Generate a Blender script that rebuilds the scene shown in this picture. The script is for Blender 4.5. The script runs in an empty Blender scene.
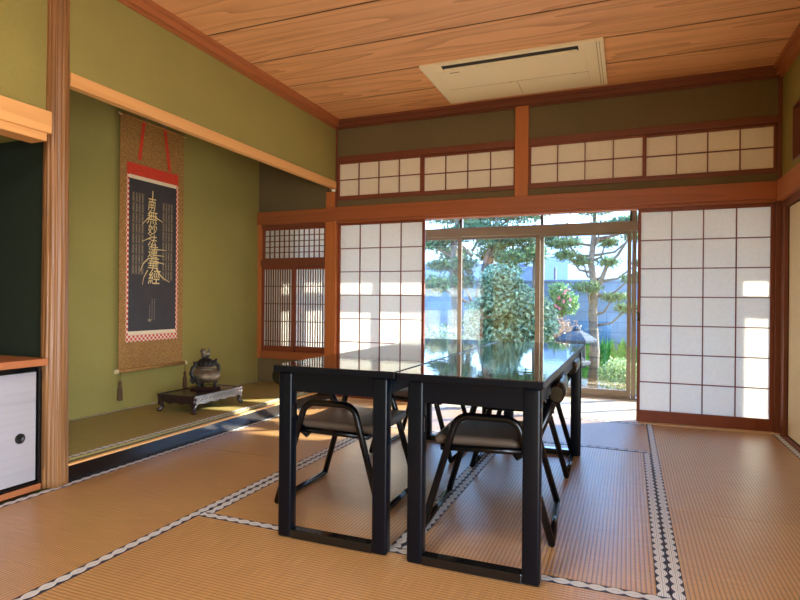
import bpy, bmesh, math, random
from mathutils import Vector, Matrix, Euler
R_ = random.Random(7)
PI = math.pi
SC = bpy.context.scene
COL = SC.collection

# ------------------------------------------------------------------ helpers
def lin(c):
    c = c / 255.0
    return c / 12.92 if c <= 0.04045 else ((c + 0.055) / 1.055) ** 2.4

def rgb(r, g, b): return (lin(r), lin(g), lin(b), 1.0)

class MB:
    """collects shapes for ONE mesh object"""
    def __init__(self): self.bm = bmesh.new()
    def _merge(self, b):
        me = bpy.data.meshes.new('tmp'); b.to_mesh(me); b.free()
        self.bm.from_mesh(me); bpy.data.meshes.remove(me)
    def box(self, x0, x1, y0, y1, z0, z1, bev=0.0, seg=2, rot=None, piv=None):
        b = bmesh.new()
        bmesh.ops.create_cube(b, size=1.0)
        for v in b.verts:
            v.co = Vector(((v.co.x + .5) * (x1 - x0) + x0, (v.co.y + .5) * (y1 - y0) + y0, (v.co.z + .5) * (z1 - z0) + z0))
        if bev > 0:
            bmesh.ops.bevel(b, geom=b.edges[:], offset=bev, segments=seg, profile=.5, affect='EDGES')
            for f in b.faces: f.smooth = seg > 2
        if rot is not None:
            p = Vector(piv) if piv is not None else Vector(((x0 + x1) / 2, (y0 + y1) / 2, (z0 + z1) / 2))
            M = Matrix.Translation(p) @ Euler(rot).to_matrix().to_4x4() @ Matrix.Translation(-p)
            bmesh.ops.transform(b, matrix=M, verts=b.verts[:])
        self._merge(b); return self
    def tube(self, pts, r, seg=10, cap=True, flat=1.0):
        pts = [Vector(p) for p in pts]
        rs = r if isinstance(r, (list, tuple)) else [r] * len(pts)
        b = self.bm; rings = []; n = None
        for i, p in enumerate(pts):
            if i == 0: t = (pts[1] - p)
            elif i == len(pts) - 1: t = (p - pts[i - 1])
            else: t = (pts[i + 1] - p).normalized() + (p - pts[i - 1]).normalized()
            t.normalize()
            if n is None:
                a = Vector((0, 0, 1)) if abs(t.z) < .9 else Vector((1, 0, 0))
                n = t.cross(a).normalized()
            else:
                n = (n - t * n.dot(t)).normalized()
            m = t.cross(n)
            rings.append([b.verts.new(p + (n * math.cos(2 * PI * k / seg) + m * math.sin(2 * PI * k / seg) * flat) * rs[i]) for k in range(seg)])
        for i in range(len(rings) - 1):
            for k in range(seg):
                f = b.faces.new((rings[i][k], rings[i][(k + 1) % seg], rings[i + 1][(k + 1) % seg], rings[i + 1][k])); f.smooth = True
        if cap:
            b.faces.new(rings[0][::-1]); b.faces.new(rings[-1])
        return self
    def lathe(self, prof, c=(0, 0, 0), seg=24, sx=1.0, sy=1.0, phase=0.0, smooth=True):
        b = self.bm; rings = []
        for r, z in prof:
            rings.append([b.verts.new((c[0] + sx * r * math.cos(2 * PI * k / seg + phase), c[1] + sy * r * math.sin(2 * PI * k / seg + phase), c[2] + z)) for k in range(seg)])
        for i in range(len(rings) - 1):
            for k in range(seg):
                f = b.faces.new((rings[i][k], rings[i][(k + 1) % seg], rings[i + 1][(k + 1) % seg], rings[i + 1][k])); f.smooth = smooth
        b.faces.new(rings[0][::-1]); b.faces.new(rings[-1])
        return self
    def prism(self, poly, axis, a0, a1):
        """extrude a 2-D polygon along axis ('x','y','z') from a0 to a1"""
        b = self.bm
        def mk(u, v, a):
            return {'x': (a, u, v), 'y': (u, a, v), 'z': (u, v, a)}[axis]
        A = [b.verts.new(mk(u, v, a0)) for u, v in poly]; B = [b.verts.new(mk(u, v, a1)) for u, v in poly]
        n = len(poly)
        b.faces.new(A[::-1]); b.faces.new(B)
        for i in range(n): b.faces.new((A[i], A[(i + 1) % n], B[(i + 1) % n], B[i]))
        return self
    def leaf(self, p, size, aspect, rnd, up=0.0):
        d = Vector((rnd.gauss(0, 1), rnd.gauss(0, 1), rnd.gauss(0, 1) + up)).normalized()
        e = d.cross(Vector((rnd.gauss(0, 1), rnd.gauss(0, 1), rnd.gauss(0, 1)))).normalized()
        n = d.cross(e) * size * .18
        p = Vector(p); b = self.bm; L = d * size; W = e * size * aspect
        v = [b.verts.new(p), b.verts.new(p + L * .5 + W + n), b.verts.new(p + L), b.verts.new(p + L * .5 - W + n), b.verts.new(p + L * .5)]
        b.faces.new((v[0], v[1], v[2], v[4])); b.faces.new((v[0], v[4], v[2], v[3]))
        return self
    def build(self, name, mat=None, parent=None, loc=None, rot=None):
        bmesh.ops.recalc_face_normals(self.bm, faces=self.bm.faces[:])
        me = bpy.data.meshes.new(name); self.bm.to_mesh(me); self.bm.free()
        o = bpy.data.objects.new(name, me); COL.objects.link(o)
        if mat is not None: me.materials.append(mat)
        if parent is not None: o.parent = parent
        if loc is not None: o.location = loc
        if rot is not None: o.rotation_euler = rot
        return o

def tag(o, label=None, cat=None, group=None, kind=None):
    if label: o['label'] = label
    if cat: o['category'] = cat
    if group: o['group'] = group
    if kind: o['kind'] = kind
    return o

def empty(name, loc=(0, 0, 0), rz=0.0, **k):
    o = bpy.data.objects.new(name, None); COL.objects.link(o)
    o.empty_display_size = .05
    o.location = loc; o.rotation_euler = (0, 0, rz)
    return tag(o, **k)

def struct(o, label=None): 
    o['kind'] = 'structure'
    if label: o['label'] = label
    return o

def copy_tree(o, parent=None):
    c = o.copy(); COL.objects.link(c)
    if parent is not None: c.parent = parent
    for ch in list(o.children): copy_tree(ch, c)
    return c

# ------------------------------------------------------------------ materials
def new_mat(name):
    m = bpy.data.materials.new(name); m.use_nodes = True
    nt = m.node_tree
    return m, nt, nt.nodes['Principled BSDF']

def N(nt, t, **k):
    n = nt.nodes.new(t)
    for a, v in k.items():
        if a.startswith('i_'):
            key = a[2:].replace('_', ' ')
            n.inputs[int(key) if key.isdigit() else key].default_value = v
        else: setattr(n, a, v)
    return n

def ramp(nt, stops):
    n = nt.nodes.new('ShaderNodeValToRGB'); e = n.color_ramp.elements
    while len(e) < len(stops): e.new(.5)
    for i, (p, c) in enumerate(stops): e[i].position = p; e[i].color = c
    return n

def coords(nt, scale=(1, 1, 1), kind='Object'):
    tc = nt.nodes.new('ShaderNodeTexCoord'); mp = nt.nodes.new('ShaderNodeMapping')
    mp.inputs['Scale'].default_value = scale
    nt.links.new(tc.outputs[kind], mp.inputs['Vector']); return mp.outputs[0]

def plain(name, c, rough=.5, metal=0.0, spec=.5, noise=0.0, nscale=8.0, bump=0.0, bscale=60.0, coat=0.0):
    m, nt, b = new_mat(name); L = nt.links
    b.inputs['Base Color'].default_value = c; b.inputs['Roughness'].default_value = rough
    b.inputs['Metallic'].default_value = metal; b.inputs['Specular IOR Level'].default_value = spec
    if coat: b.inputs['Coat Weight'].default_value = coat; b.inputs['Coat Roughness'].default_value = .03
    v = coords(nt)
    if noise:
        t = N(nt, 'ShaderNodeTexNoise', i_Scale=nscale, i_Detail=5.0); L.new(v, t.inputs['Vector'])
        lo = tuple(x * (1 - noise) for x in c[:3]) + (1,); hi = tuple(min(1, x * (1 + noise)) for x in c[:3]) + (1,)
        r = ramp(nt, [(.3, lo), (.7, hi)]); L.new(t.outputs[0], r.inputs[0]); L.new(r.outputs[0], b.inputs['Base Color'])
    if bump:
        t = N(nt, 'ShaderNodeTexNoise', i_Scale=bscale, i_Detail=4.0); L.new(v, t.inputs['Vector'])
        bp = N(nt, 'ShaderNodeBump', i_Strength=bump, i_Distance=.01); L.new(t.outputs[0], bp.inputs['Height']); L.new(bp.outputs[0], b.inputs['Normal'])
    return m

def wood(name, lo, hi, axis='x', rough=.45, freq=9.0, fine=.35, stretch=14.0, bump=.05, base=1.6):
    """straight or cathedral grain running along one axis"""
    m, nt, b = new_mat(name); L = nt.links
    k = {'x': (1 / stretch * 6, 6, 6), 'y': (6, 1 / stretch * 6, 6), 'z': (6, 6, 1 / stretch * 6)}[axis]
    v = coords(nt, tuple(x * base / 1.6 for x in k))
    n1 = N(nt, 'ShaderNodeTexNoise', i_Scale=.55, i_Detail=2.0, i_Roughness=.45); L.new(v, n1.inputs['Vector'])
    mu = N(nt, 'ShaderNodeMath', operation='MULTIPLY', i_1=freq); L.new(n1.outputs[0], mu.inputs[0])
    fr = N(nt, 'ShaderNodeMath', operation='FRACT'); L.new(mu.outputs[0], fr.inputs[0])
    n2 = N(nt, 'ShaderNodeTexNoise', i_Scale=9.0, i_Detail=3.0); L.new(v, n2.inputs['Vector'])
    mx = N(nt, 'ShaderNodeMix', data_type='FLOAT'); mx.inputs[0].default_value = fine
    L.new(fr.outputs[0], mx.inputs[2]); L.new(n2.outputs[0], mx.inputs[3])
    mid = tuple((lo[i] + hi[i]) / 2 for i in range(3)) + (1,)
    r = ramp(nt, [(.1, hi), (.55, tuple(hi[i] * .75 + lo[i] * .25 for i in range(3)) + (1,)), (.8, mid), (.95, lo)])
    L.new(mx.outputs[0], r.inputs[0]); L.new(r.outputs[0], b.inputs['Base Color'])
    b.inputs['Roughness'].default_value = rough
    if bump:
        bp = N(nt, 'ShaderNodeBump', i_Strength=bump, i_Distance=.004); L.new(n2.outputs[0], bp.inputs['Height']); L.new(bp.outputs[0], b.inputs['Normal'])
    return m

def plaster(name, c, amt=.12):
    m, nt, b = new_mat(name); L = nt.links
    v = coords(nt)
    t = N(nt, 'ShaderNodeTexNoise', i_Scale=2.2, i_Detail=3.0); L.new(v, t.inputs['Vector'])
    t2 = N(nt, 'ShaderNodeTexNoise', i_Scale=160.0, i_Detail=3.0); L.new(v, t2.inputs['Vector'])
    mx = N(nt, 'ShaderNodeMix', data_type='FLOAT'); mx.inputs[0].default_value = .6
    L.new(t.outputs[0], mx.inputs[2]); L.new(t2.outputs[0], mx.inputs[3])
    r = ramp(nt, [(.3, tuple(x * (1 - amt) for x in c[:3]) + (1,)), (.7, tuple(x * (1 + amt) for x in c[:3]) + (1,))])
    L.new(mx.outputs[0], r.inputs[0]); L.new(r.outputs[0], b.inputs['Base Color'])
    b.inputs['Roughness'].default_value = .9; b.inputs['Specular IOR Level'].default_value = .2
    bp = N(nt, 'ShaderNodeBump', i_Strength=.25, i_Distance=.003); L.new(t2.outputs[0], bp.inputs['Height']); L.new(bp.outputs[0], b.inputs['Normal'])
    return m

def tatami(name, c, c2, rough=.42):
    """woven rush: ribs run along local X, one every 16 mm"""
    m, nt, b = new_mat(name); L = nt.links
    tc = N(nt, 'ShaderNodeTexCoord'); sp = N(nt, 'ShaderNodeSeparateXYZ'); L.new(tc.outputs['Object'], sp.inputs[0])
    a = N(nt, 'ShaderNodeMath', operation='MULTIPLY', i_1=2 * PI / .0165); L.new(sp.outputs['Y'], a.inputs[0])
    s = N(nt, 'ShaderNodeMath', operation='SINE'); L.new(a.outputs[0], s.inputs[0])
    mr = N(nt, 'ShaderNodeMapRange'); mr.inputs[1].default_value = -1; mr.inputs[2].default_value = 1; L.new(s.outputs[0], mr.inputs[0])
    pw = N(nt, 'ShaderNodeMath', operation='POWER', i_1=.5); L.new(mr.outputs[0], pw.inputs[0])
    mp = N(nt, 'ShaderNodeMapping'); mp.inputs['Scale'].default_value = (220, 6, 1); L.new(tc.outputs['Object'], mp.inputs[0])
    nz = N(nt, 'ShaderNodeTexNoise', i_Scale=1.0, i_Detail=2.0); L.new(mp.outputs[0], nz.inputs['Vector'])
    n3 = N(nt, 'ShaderNodeTexNoise', i_Scale=1.7, i_Detail=3.0); L.new(tc.outputs['Object'], n3.inputs['Vector'])
    r = ramp(nt, [(.0, c2), (.75, c)]); L.new(pw.outputs[0], r.inputs[0])
    r2 = ramp(nt, [(.3, (.78, .78, .76, 1)), (.7, (1.1, 1.1, 1.1, 1))]); L.new(nz.outputs[0], r2.inputs[0])
    r3 = ramp(nt, [(.3, (.9, .88, .86, 1)), (.7, (1.05, 1.05, 1.05, 1))]); L.new(n3.outputs[0], r3.inputs[0])
    m1 = N(nt, 'ShaderNodeMix', data_type='RGBA', blend_type='MULTIPLY'); m1.inputs[0].default_value = 1; L.new(r.outputs[0], m1.inputs[6]); L.new(r2.outputs[0], m1.inputs[7])
    m2 = N(nt, 'ShaderNodeMix', data_type='RGBA', blend_type='MULTIPLY'); m2.inputs[0].default_value = 1; L.new(m1.outputs[2], m2.inputs[6]); L.new(r3.outputs[0], m2.inputs[7])
    L.new(m2.outputs[2], b.inputs['Base Color'])
    b.inputs['Roughness'].default_value = rough
    b.inputs['Specular IOR Level'].default_value = .7
    b.inputs['Coat Weight'].default_value = .3; b.inputs['Coat Roughness'].default_value = .3
    bp = N(nt, 'ShaderNodeBump', i_Strength=.25, i_Distance=.0025); L.new(pw.outputs[0], bp.inputs['Height']); L.new(bp.outputs[0], b.inputs['Normal'])
    return m

def heri_mat(name, white, dark, period=.06, half=.0225):
    """cloth border: chain of pale ovals on navy, along local X"""
    m, nt, b = new_mat(name); L = nt.links
    tc = N(nt, 'ShaderNodeTexCoord'); sp = N(nt, 'ShaderNodeSeparateXYZ'); L.new(tc.outputs['Object'], sp.inputs[0])
    u = N(nt, 'ShaderNodeMath', operation='MULTIPLY', i_1=PI / period); L.new(sp.outputs['X'], u.inputs[0])
    v = N(nt, 'ShaderNodeMath', operation='MULTIPLY', i_1=1 / half); L.new(sp.outputs['Y'], v.inputs[0])
    av = N(nt, 'ShaderNodeMath', operation='ABSOLUTE'); L.new(v.outputs[0], av.inputs[0])
    s = N(nt, 'ShaderNodeMath', operation='SINE'); L.new(u.outputs[0], s.inputs[0])
    c = N(nt, 'ShaderNodeMath', operation='ABSOLUTE'); L.new(s.outputs[0], c.inputs[0])
    A = N(nt, 'ShaderNodeMath', operation='MULTIPLY_ADD', i_1=.6, i_2=.34); L.new(c.outputs[0], A.inputs[0])
    q = N(nt, 'ShaderNodeMath', operation='DIVIDE'); L.new(av.outputs[0], q.inputs[0]); L.new(A.outputs[0], q.inputs[1])
    r = ramp(nt, [(.0, dark), (.1, white), (.28, white), (.36, tuple(w * .35 for w in white[:3]) + (1,)), (.46, white), (.62, white), (.7, tuple(w * .35 for w in white[:3]) + (1,)), (.78, white), (.94, white), (.99, dark)])
    L.new(q.outputs[0], r.inputs[0]); L.new(r.outputs[0], b.inputs['Base Color'])
    b.inputs['Roughness'].default_value = .55
    return m

def paper(name, c, tr=.5):
    m, nt, b = new_mat(name); L = nt.links
    nt.nodes.remove(b)
    d = N(nt, 'ShaderNodeBsdfDiffuse'); d.inputs[0].default_value = c
    t = N(nt, 'ShaderNodeBsdfTranslucent'); t.inputs[0].default_value = c
    v = coords(nt, (40, 40, 40)); n = N(nt, 'ShaderNodeTexNoise', i_Scale=1.0, i_Detail=3.0); L.new(v, n.inputs['Vector'])
    r = ramp(nt, [(.3, tuple(x * .95 for x in c[:3]) + (1,)), (.7, c)]); L.new(n.outputs[0], r.inputs[0])
    L.new(r.outputs[0], d.inputs[0]); L.new(r.outputs[0], t.inputs[0])
    mx = N(nt, 'ShaderNodeMixShader'); mx.inputs[0].default_value = tr
    L.new(d.outputs[0], mx.inputs[1]); L.new(t.outputs[0], mx.inputs[2]); L.new(mx.outputs[0], nt.nodes['Material Output'].inputs[0])
    return m

def leafmat(name, a, bcol, scale=3.0, tr=.35):
    m, nt, b = new_mat(name); L = nt.links
    nt.nodes.remove(b)
    v = coords(nt); n = N(nt, 'ShaderNodeTexNoise', i_Scale=scale * 6, i_Detail=2.0); L.new(v, n.inputs['Vector'])
    r = ramp(nt, [(.35, a), (.65, bcol)]); L.new(n.outputs[0], r.inputs[0])
    p = N(nt, 'ShaderNodeBsdfPrincipled', i_Roughness=.4); L.new(r.outputs[0], p.inputs['Base Color'])
    t = N(nt, 'ShaderNodeBsdfTranslucent'); L.new(r.outputs[0], t.inputs[0])
    mx = N(nt, 'ShaderNodeMixShader'); mx.inputs[0].default_value = tr
    L.new(p.outputs[0], mx.inputs[1]); L.new(t.outputs[0], mx.inputs[2]); L.new(mx.outputs[0], nt.nodes['Material Output'].inputs[0])
    return m

def glassmat(name):
    """thin pane: clear, mirror-like by angle (two surfaces)"""
    m, nt, b = new_mat(name); L = nt.links
    nt.nodes.remove(b)
    t = N(nt, 'ShaderNodeBsdfTransparent'); t.inputs[0].default_value = (.94, .97, .97, 1)
    g = N(nt, 'ShaderNodeBsdfGlossy', i_Roughness=.0)
    ge = N(nt, 'ShaderNodeNewGeometry'); dt = N(nt, 'ShaderNodeVectorMath', operation='DOT_PRODUCT'); L.new(ge.outputs['Incoming'], dt.inputs[0]); L.new(ge.outputs['Normal'], dt.inputs[1])
    ab = N(nt, 'ShaderNodeMath', operation='ABSOLUTE'); L.new(dt.outputs['Value'], ab.inputs[0])
    iv = N(nt, 'ShaderNodeMath', operation='SUBTRACT', i_0=1.0, use_clamp=True); L.new(ab.outputs[0], iv.inputs[1])
    pw = N(nt, 'ShaderNodeMath', operation='POWER', i_1=5.0); L.new(iv.outputs[0], pw.inputs[0])
    mu = N(nt, 'ShaderNodeMath', operation='MULTIPLY_ADD', i_1=.85, i_2=.13, use_clamp=True); L.new(pw.outputs[0], mu.inputs[0])
    mx = N(nt, 'ShaderNodeMixShader'); L.new(mu.outputs[0], mx.inputs[0]); L.new(t.outputs[0], mx.inputs[1]); L.new(g.outputs[0], mx.inputs[2])
    L.new(mx.outputs[0], nt.nodes['Material Output'].inputs[0])
    return m

def lacquer(name, c, rough=.03, ior=1.7, wav=.0):
    m, nt, b = new_mat(name); L = nt.links
    b.inputs['Base Color'].default_value = c; b.inputs['Roughness'].default_value = rough; b.inputs['IOR'].default_value = ior
    if wav:
        v = coords(nt, (14, 30, 2)); n = N(nt, 'ShaderNodeTexNoise', i_Scale=1.0, i_Detail=1.0); L.new(v, n.inputs['Vector'])
        bp = N(nt, 'ShaderNodeBump', i_Strength=wav, i_Distance=.002); L.new(n.outputs[0], bp.inputs['Height']); L.new(bp.outputs[0], b.inputs['Normal'])
    return m

M = {}
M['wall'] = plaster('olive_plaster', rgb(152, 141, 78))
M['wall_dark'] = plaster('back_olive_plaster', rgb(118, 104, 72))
M['ceil'] = wood('cedar_ceiling', rgb(172, 108, 62), rgb(240, 182, 126), 'x', freq=10, fine=.35, stretch=12, rough=.5, base=1.7)
M['red_x'] = wood('red_cedar', rgb(126, 66, 34), rgb(176, 102, 58), 'x', freq=7, fine=.6, stretch=30)
M['red_y'] = wood('red_cedar_depth', rgb(136, 74, 38), rgb(184, 112, 66), 'y', freq=7, fine=.6, stretch=30)
M['red_z'] = wood('red_cedar_post', rgb(160, 88, 42), rgb(202, 122, 64), 'z', freq=7, fine=.6, stretch=30)
M['dark_x'] = wood('brown_rail', rgb(92, 50, 32), rgb(130, 72, 48), 'x', freq=7, fine=.6, stretch=30)
M['dark_z'] = wood('brown_post', rgb(92, 50, 32), rgb(130, 72, 48), 'z', freq=7, fine=.6, stretch=30)
M['orange_y'] = wood('pale_orange_beam', rgb(206, 140, 76), rgb(238, 180, 112), 'y', freq=6, fine=.6, stretch=30)
M['log'] = wood('ribbed_log', rgb(48, 31, 17), rgb(162, 114, 68), 'z', freq=20, fine=.5, stretch=26, rough=.4, bump=.3)
M['frame'] = wood('shoji_frame', rgb(108, 52, 30), rgb(140, 72, 44), 'z', freq=5, fine=.6, stretch=30)
M['lattice'] = plain('lattice_wood', rgb(128, 70, 44), .55)
M['lattice_dark'] = plain('dark_lattice_wood', rgb(120, 76, 46), .55)
M['paper'] = paper('shoji_paper', rgb(250, 248, 240), .5)
M['ranma_paper'] = paper('transom_paper', rgb(254, 246, 226), .22)
M['fusuma'] = plain('cream_fusuma', rgb(226, 206, 164), .8, noise=.04, nscale=30)
M['silver'] = wood('silver_fusuma', rgb(146, 142, 144), rgb(178, 174, 176), 'y', freq=3, fine=.8, stretch=40, rough=.6)
M['black'] = lacquer('black_lacquer', rgb(14, 14, 16), .08, 1.55)
M['table'] = lacquer('table_lacquer', rgb(10, 13, 18), .02, 2.3, .12)
M['table_side'] = lacquer('table_side_lacquer', rgb(6, 10, 18), .3, 1.3)
M['tube'] = plain('black_steel_tube', rgb(9, 10, 14), .22, spec=.4)
M['vinyl'] = plain('brown_grey_vinyl', rgb(104, 88, 74), .42, bump=.15, bscale=250)
M['pad'] = plain('dark_vinyl', rgb(10, 8, 9), .22, spec=.5)
M['tatami'] = tatami('tatami_rush', rgb(196, 150, 96), rgb(122, 84, 48), .34)
M['tatami_toko'] = tatami('alcove_tatami', rgb(164, 142, 76), rgb(140, 120, 62), .6)
M['heri'] = heri_mat('tatami_border', rgb(214, 212, 208), rgb(36, 40, 58))
M['heri_toko'] = heri_mat('alcove_border', rgb(240, 238, 230), rgb(80, 76, 64), .05, .02)
M['subfloor'] = plain('sub_floor', rgb(170, 120, 70), .7, noise=.1)
M['veranda'] = wood('veranda_boards', rgb(196, 164, 122), rgb(228, 202, 160), 'x', freq=5, fine=.6, stretch=30, rough=.3)
M['alu'] = plain('bronze_aluminium', rgb(132, 116, 100), .4, metal=.25, noise=.05)
M['alu_dark'] = plain('dark_aluminium', rgb(84, 72, 66), .45, metal=.2)
M['glass'] = glassmat('window_glass')
M['ac'] = plain('cream_plastic', rgb(246, 234, 198), .5)
M['ac_dark'] = plain('vent_black', rgb(20, 18, 18), .6)
M['ac_line'] = plain('seam_grey', rgb(150, 132, 98), .6)
M['bronze'] = plain('aged_bronze', rgb(120, 106, 86), .38, metal=.55, noise=.45, nscale=30, bump=.4, bscale=90)
M['bronze_dark'] = plain('dark_bronze', rgb(44, 42, 40), .4, metal=.5, noise=.3, nscale=40, bump=.3)
M['stand'] = plain('dark_carved_wood', rgb(44, 26, 28), .25, spec=.6, noise=.2)
M['concrete'] = plain('concrete', rgb(150, 156, 160), .85, noise=.12, nscale=6)
M['stone'] = plain('granite', rgb(74, 78, 82), .9, noise=.3, nscale=30, bump=.6, bscale=60)
M['bark'] = plain('bark', rgb(120, 104, 88), .9, noise=.35, nscale=25, bump=.8, bscale=40)
M['white_wall'] = plain('white_render', rgb(236, 238, 240), .8, noise=.03)
M['grey_wall'] = plain('grey_render', rgb(150, 158, 178), .8, noise=.05)

def brocade():
    m, nt, b = new_mat('gold_brocade'); L = nt.links
    v = coords(nt, (1, 1, 1))
    ck = N(nt, 'ShaderNodeTexBrick', i_Scale=30.0); ck.inputs['Color1'].default_value = rgb(214, 160, 80); ck.inputs['Color2'].default_value = rgb(176, 124, 58)
    ck.inputs['Mortar'].default_value = rgb(104, 76, 40); ck.inputs['Mortar Size'].default_value = .05
    sp = N(nt, 'ShaderNodeSeparateXYZ'); L.new(v, sp.inputs[0]); cb = N(nt, 'ShaderNodeCombineXYZ'); L.new(sp.outputs['Y'], cb.inputs['X']); L.new(sp.outputs['Z'], cb.inputs['Y'])
    L.new(cb.outputs[0], ck.inputs['Vector'])
    L.new(ck.outputs[0], b.inputs['Base Color']); b.inputs['Roughness'].default_value = .7
    return m
def checks(name, c1, c2, s):
    m, nt, b = new_mat(name); L = nt.links
    v = coords(nt, (s, s, s)); ck = N(nt, 'ShaderNodeTexChecker', i_Scale=1.0); ck.inputs['Color1'].default_value = c1; ck.inputs['Color2'].default_value = c2
    ad = N(nt, 'ShaderNodeVectorMath', operation='ADD'); ad.inputs[1].default_value = (.37, .13, .21); L.new(v, ad.inputs[0])
    L.new(ad.outputs[0], ck.inputs['Vector']); L.new(ck.outputs[0], b.inputs['Base Color']); b.inputs['Roughness'].default_value = .7
    return m
M['brocade'] = brocade()
M['red_silk'] = plain('red_silk', rgb(214, 62, 34), .6, noise=.15, nscale=60)
M['red_check'] = checks('red_white_check', rgb(214, 70, 40), rgb(236, 214, 190), 48)
M['cream_band'] = plain('cream_band', rgb(236, 216, 180), .7)
M['navy'] = plain('navy_painting', rgb(56, 52, 54), .65, noise=.12, nscale=8)
M['gold'] = plain('gold_ink', rgb(228, 204, 138), .5)
M['dull_gold'] = plain('dull_gold_ink', rgb(156, 140, 104), .6)
M['cord'] = plain('grey_cord', rgb(168, 158, 140), .8)
M['tassel'] = plain('brown_tassel', rgb(92, 66, 44), .8)
M['ivory'] = plain('ivory_roller', rgb(232, 210, 160), .4)

# ------------------------------------------------------------------ dimensions (metres, camera over the origin)
D = 5.16           # back wall face
L0 = -2.80         # left wall plane / alcove front
LT = -3.745        # alcove back wall
RW = 1.09          # right wall
YB = -2.2          # rear wall
ZC = 2.825          # ceiling
YW = 6.35          # veranda window plane

# ------------------------------------------------------------------ shell
fl = MB().box(-3.9, 1.25, YB, 5.10, -.16, -.056)
struct(fl.build('floor', M['subfloor']))
struct(MB().box(-5.0, 5.0, 5.10, 6.42, -.16, -.005).build('floor_veranda', M['veranda']), 'pale sunlit wooden veranda floor beyond the sliding screens')

c = MB()
edges = [5.165, 4.62, 4.16, 3.65, 3.15, 2.64, 2.13, 1.64, 1.15, .66, .17, -.32, -.81, -1.3, -1.79, YB]
for a, b_ in zip(edges[:-1], edges[1:]):
    c.box(L0 - .02, RW + .02, b_ + .009, a - .009, ZC, ZC + .004)
struct(c.build('ceiling', M['ceil']), 'cedar board ceiling')
struct(MB().box(-4.2, 5.2, YB - .2, 6.75, ZC + .05, ZC + .25).build('ceiling_backing', M['alu_dark']))

# left wall: strip above the alcove beam, and beside the post above the shelf recess
struct(MB().box(L0 - .036, L0, 2.125, D, 2.19, ZC).build('wall_left', M['wall']))
struct(MB().box(L0 - .12, L0 - .042, .25, 2.13, 1.93, ZC).build('wall_left_upper', M['wall']))
struct(MB().box(L0 - .09, L0, YB, .25, -.056, ZC).build('wall_left_rear', M['wall']))
struct(MB().box(LT - .10, LT, .15, D + .1, -.1, ZC).build('wall_alcove', M['wall']))
struct(MB().box(LT, L0 - .05, 2.10, 2.16, -.05, ZC).build('wall_partition', M['wall']))
struct(MB().box(LT, L0 - .09, .15, .25, -.05, ZC).build('wall_recess', M['wall']))
struct(MB().box(LT, LT + .02, .25, 2.10, .68, 2.72).box(LT, L0 - .03, 2.085, 2.10, .68, 1.85).build('wall_recess_lining', plain('dark_green_lining', rgb(28, 40, 22), .8)), 'dark green lining of the shelf recess above the cabinet')  # recess faces coloured much darker than the room plaster
struct(MB().box(LT, L0 - .09, .25, D, 2.72, ZC).build('ceiling_alcove', M['dark_x']))

# back wall with its openings (thickness D .. D+.10)
T0, T1 = D, D + .10
wb = MB()
wb.box(LT, L0 - .10, T0, T1, -.1, .36)
wb.box(LT, L0 - .10, T0, T1, 1.85, ZC)
wb.box(L0, RW, T0, T1, 2.46, ZC)
wb.box(L0, RW, T0, T1, 1.88, 2.02)
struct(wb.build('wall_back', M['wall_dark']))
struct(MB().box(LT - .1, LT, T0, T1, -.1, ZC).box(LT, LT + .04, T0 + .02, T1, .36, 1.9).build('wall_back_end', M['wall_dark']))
# right wall
wr = MB()
wr.box(RW, RW + .1, YB, D + .1, 1.93, 2.02)
wr.box(RW, RW + .1, YB, D + .1, 2.43, ZC)
wr.box(RW, RW + .1, 4.87, D + .1, 2.02, 2.43)
wr.box(RW, RW + .1, YB, 3.0, 2.02, 2.43)
struct(wr.build('wall_right', M['wall']))
struct(MB().box(RW + .5, RW + .55, 1.2, D, -.1, ZC).build('wall_next_room', M['wall']))
struct(MB().box(RW, RW + .55, 1.08, 1.2, -.1, ZC).build('wall_side', M['wall']))
# rear wall (behind the camera)
struct(MB().box(L0, RW + .1, YB - .1, YB, -.1, ZC).build('wall_rear', M['wall']))

# ceiling mouldings
tn = [0]
def trim(mb, mat, label=None):
    tn[0] += 1
    return struct(mb.build('trim_%d' % tn[0], mat), label)
trim(MB().box(L0, RW, D - .055, D, 2.755, ZC).box(L0, RW, D - .075, D, 2.797, ZC).box(L0, RW, D - .022, D, 2.744, 2.756), M['dark_x'], 'brown moulding along the ceiling above the back wall')
trim(MB().box(L0, L0 + .055, YB, D - .05, 2.755, ZC).box(L0, L0 + .075, YB, D - .05, 2.797, ZC).box(L0, L0 + .022, YB, D - .02, 2.744, 2.756), M['red_y'], 'orange brown moulding along the ceiling above the left wall')
trim(MB().box(RW - .055, RW, YB, D - .05, 2.755, ZC).box(RW - .075, RW, YB, D - .05, 2.797, ZC).box(RW - .022, RW, YB, D - .02, 2.744, 2.756), M['red_y'], 'brown moulding along the ceiling above the right wall')

# nageshi rails
trim(MB().box(LT, L0, D - .035, D + .02, 1.80, 1.94, .004).box(L0 - .001, RW, D - .045, D + .03, 1.81, 1.945, .004), M['red_x'], 'long reddish rail above the sliding screens')
trim(MB().box(L0, RW, D - .015, D + .10, 1.785, 1.812), M['red_x'])
trim(MB().box(LT + .04, L0 - .11, D - .012, D + .06, 1.765, 1.802), M['dark_x'])
trim(MB().box(RW - .04, RW + .03, YB, D - .045, 1.785, 1.945, .004), M['red_y'], 'orange rail along the right wall above the cream sliding doors')
trim(MB().box(RW - .002, RW + .06, YB, D - .02, 1.735, 1.785), M['dark_x'])
# left nageshi wrapping the log post
trim(MB().box(L0 - .04, L0 + .085, .25, 2.004, 1.826, 1.938, .003).box(L0 - .04, L0 + .075, .25, 1.985, 1.785, 1.827, .003), M['orange_y'], 'pale orange beam end beside the log post at far left')
# alcove beam
trim(MB().box(L0 - .04, L0 + .012, 2.165, D + .0, 2.137, 2.210, .003), M['orange_y'], 'pale orange beam across the top of the scroll alcove')
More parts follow.
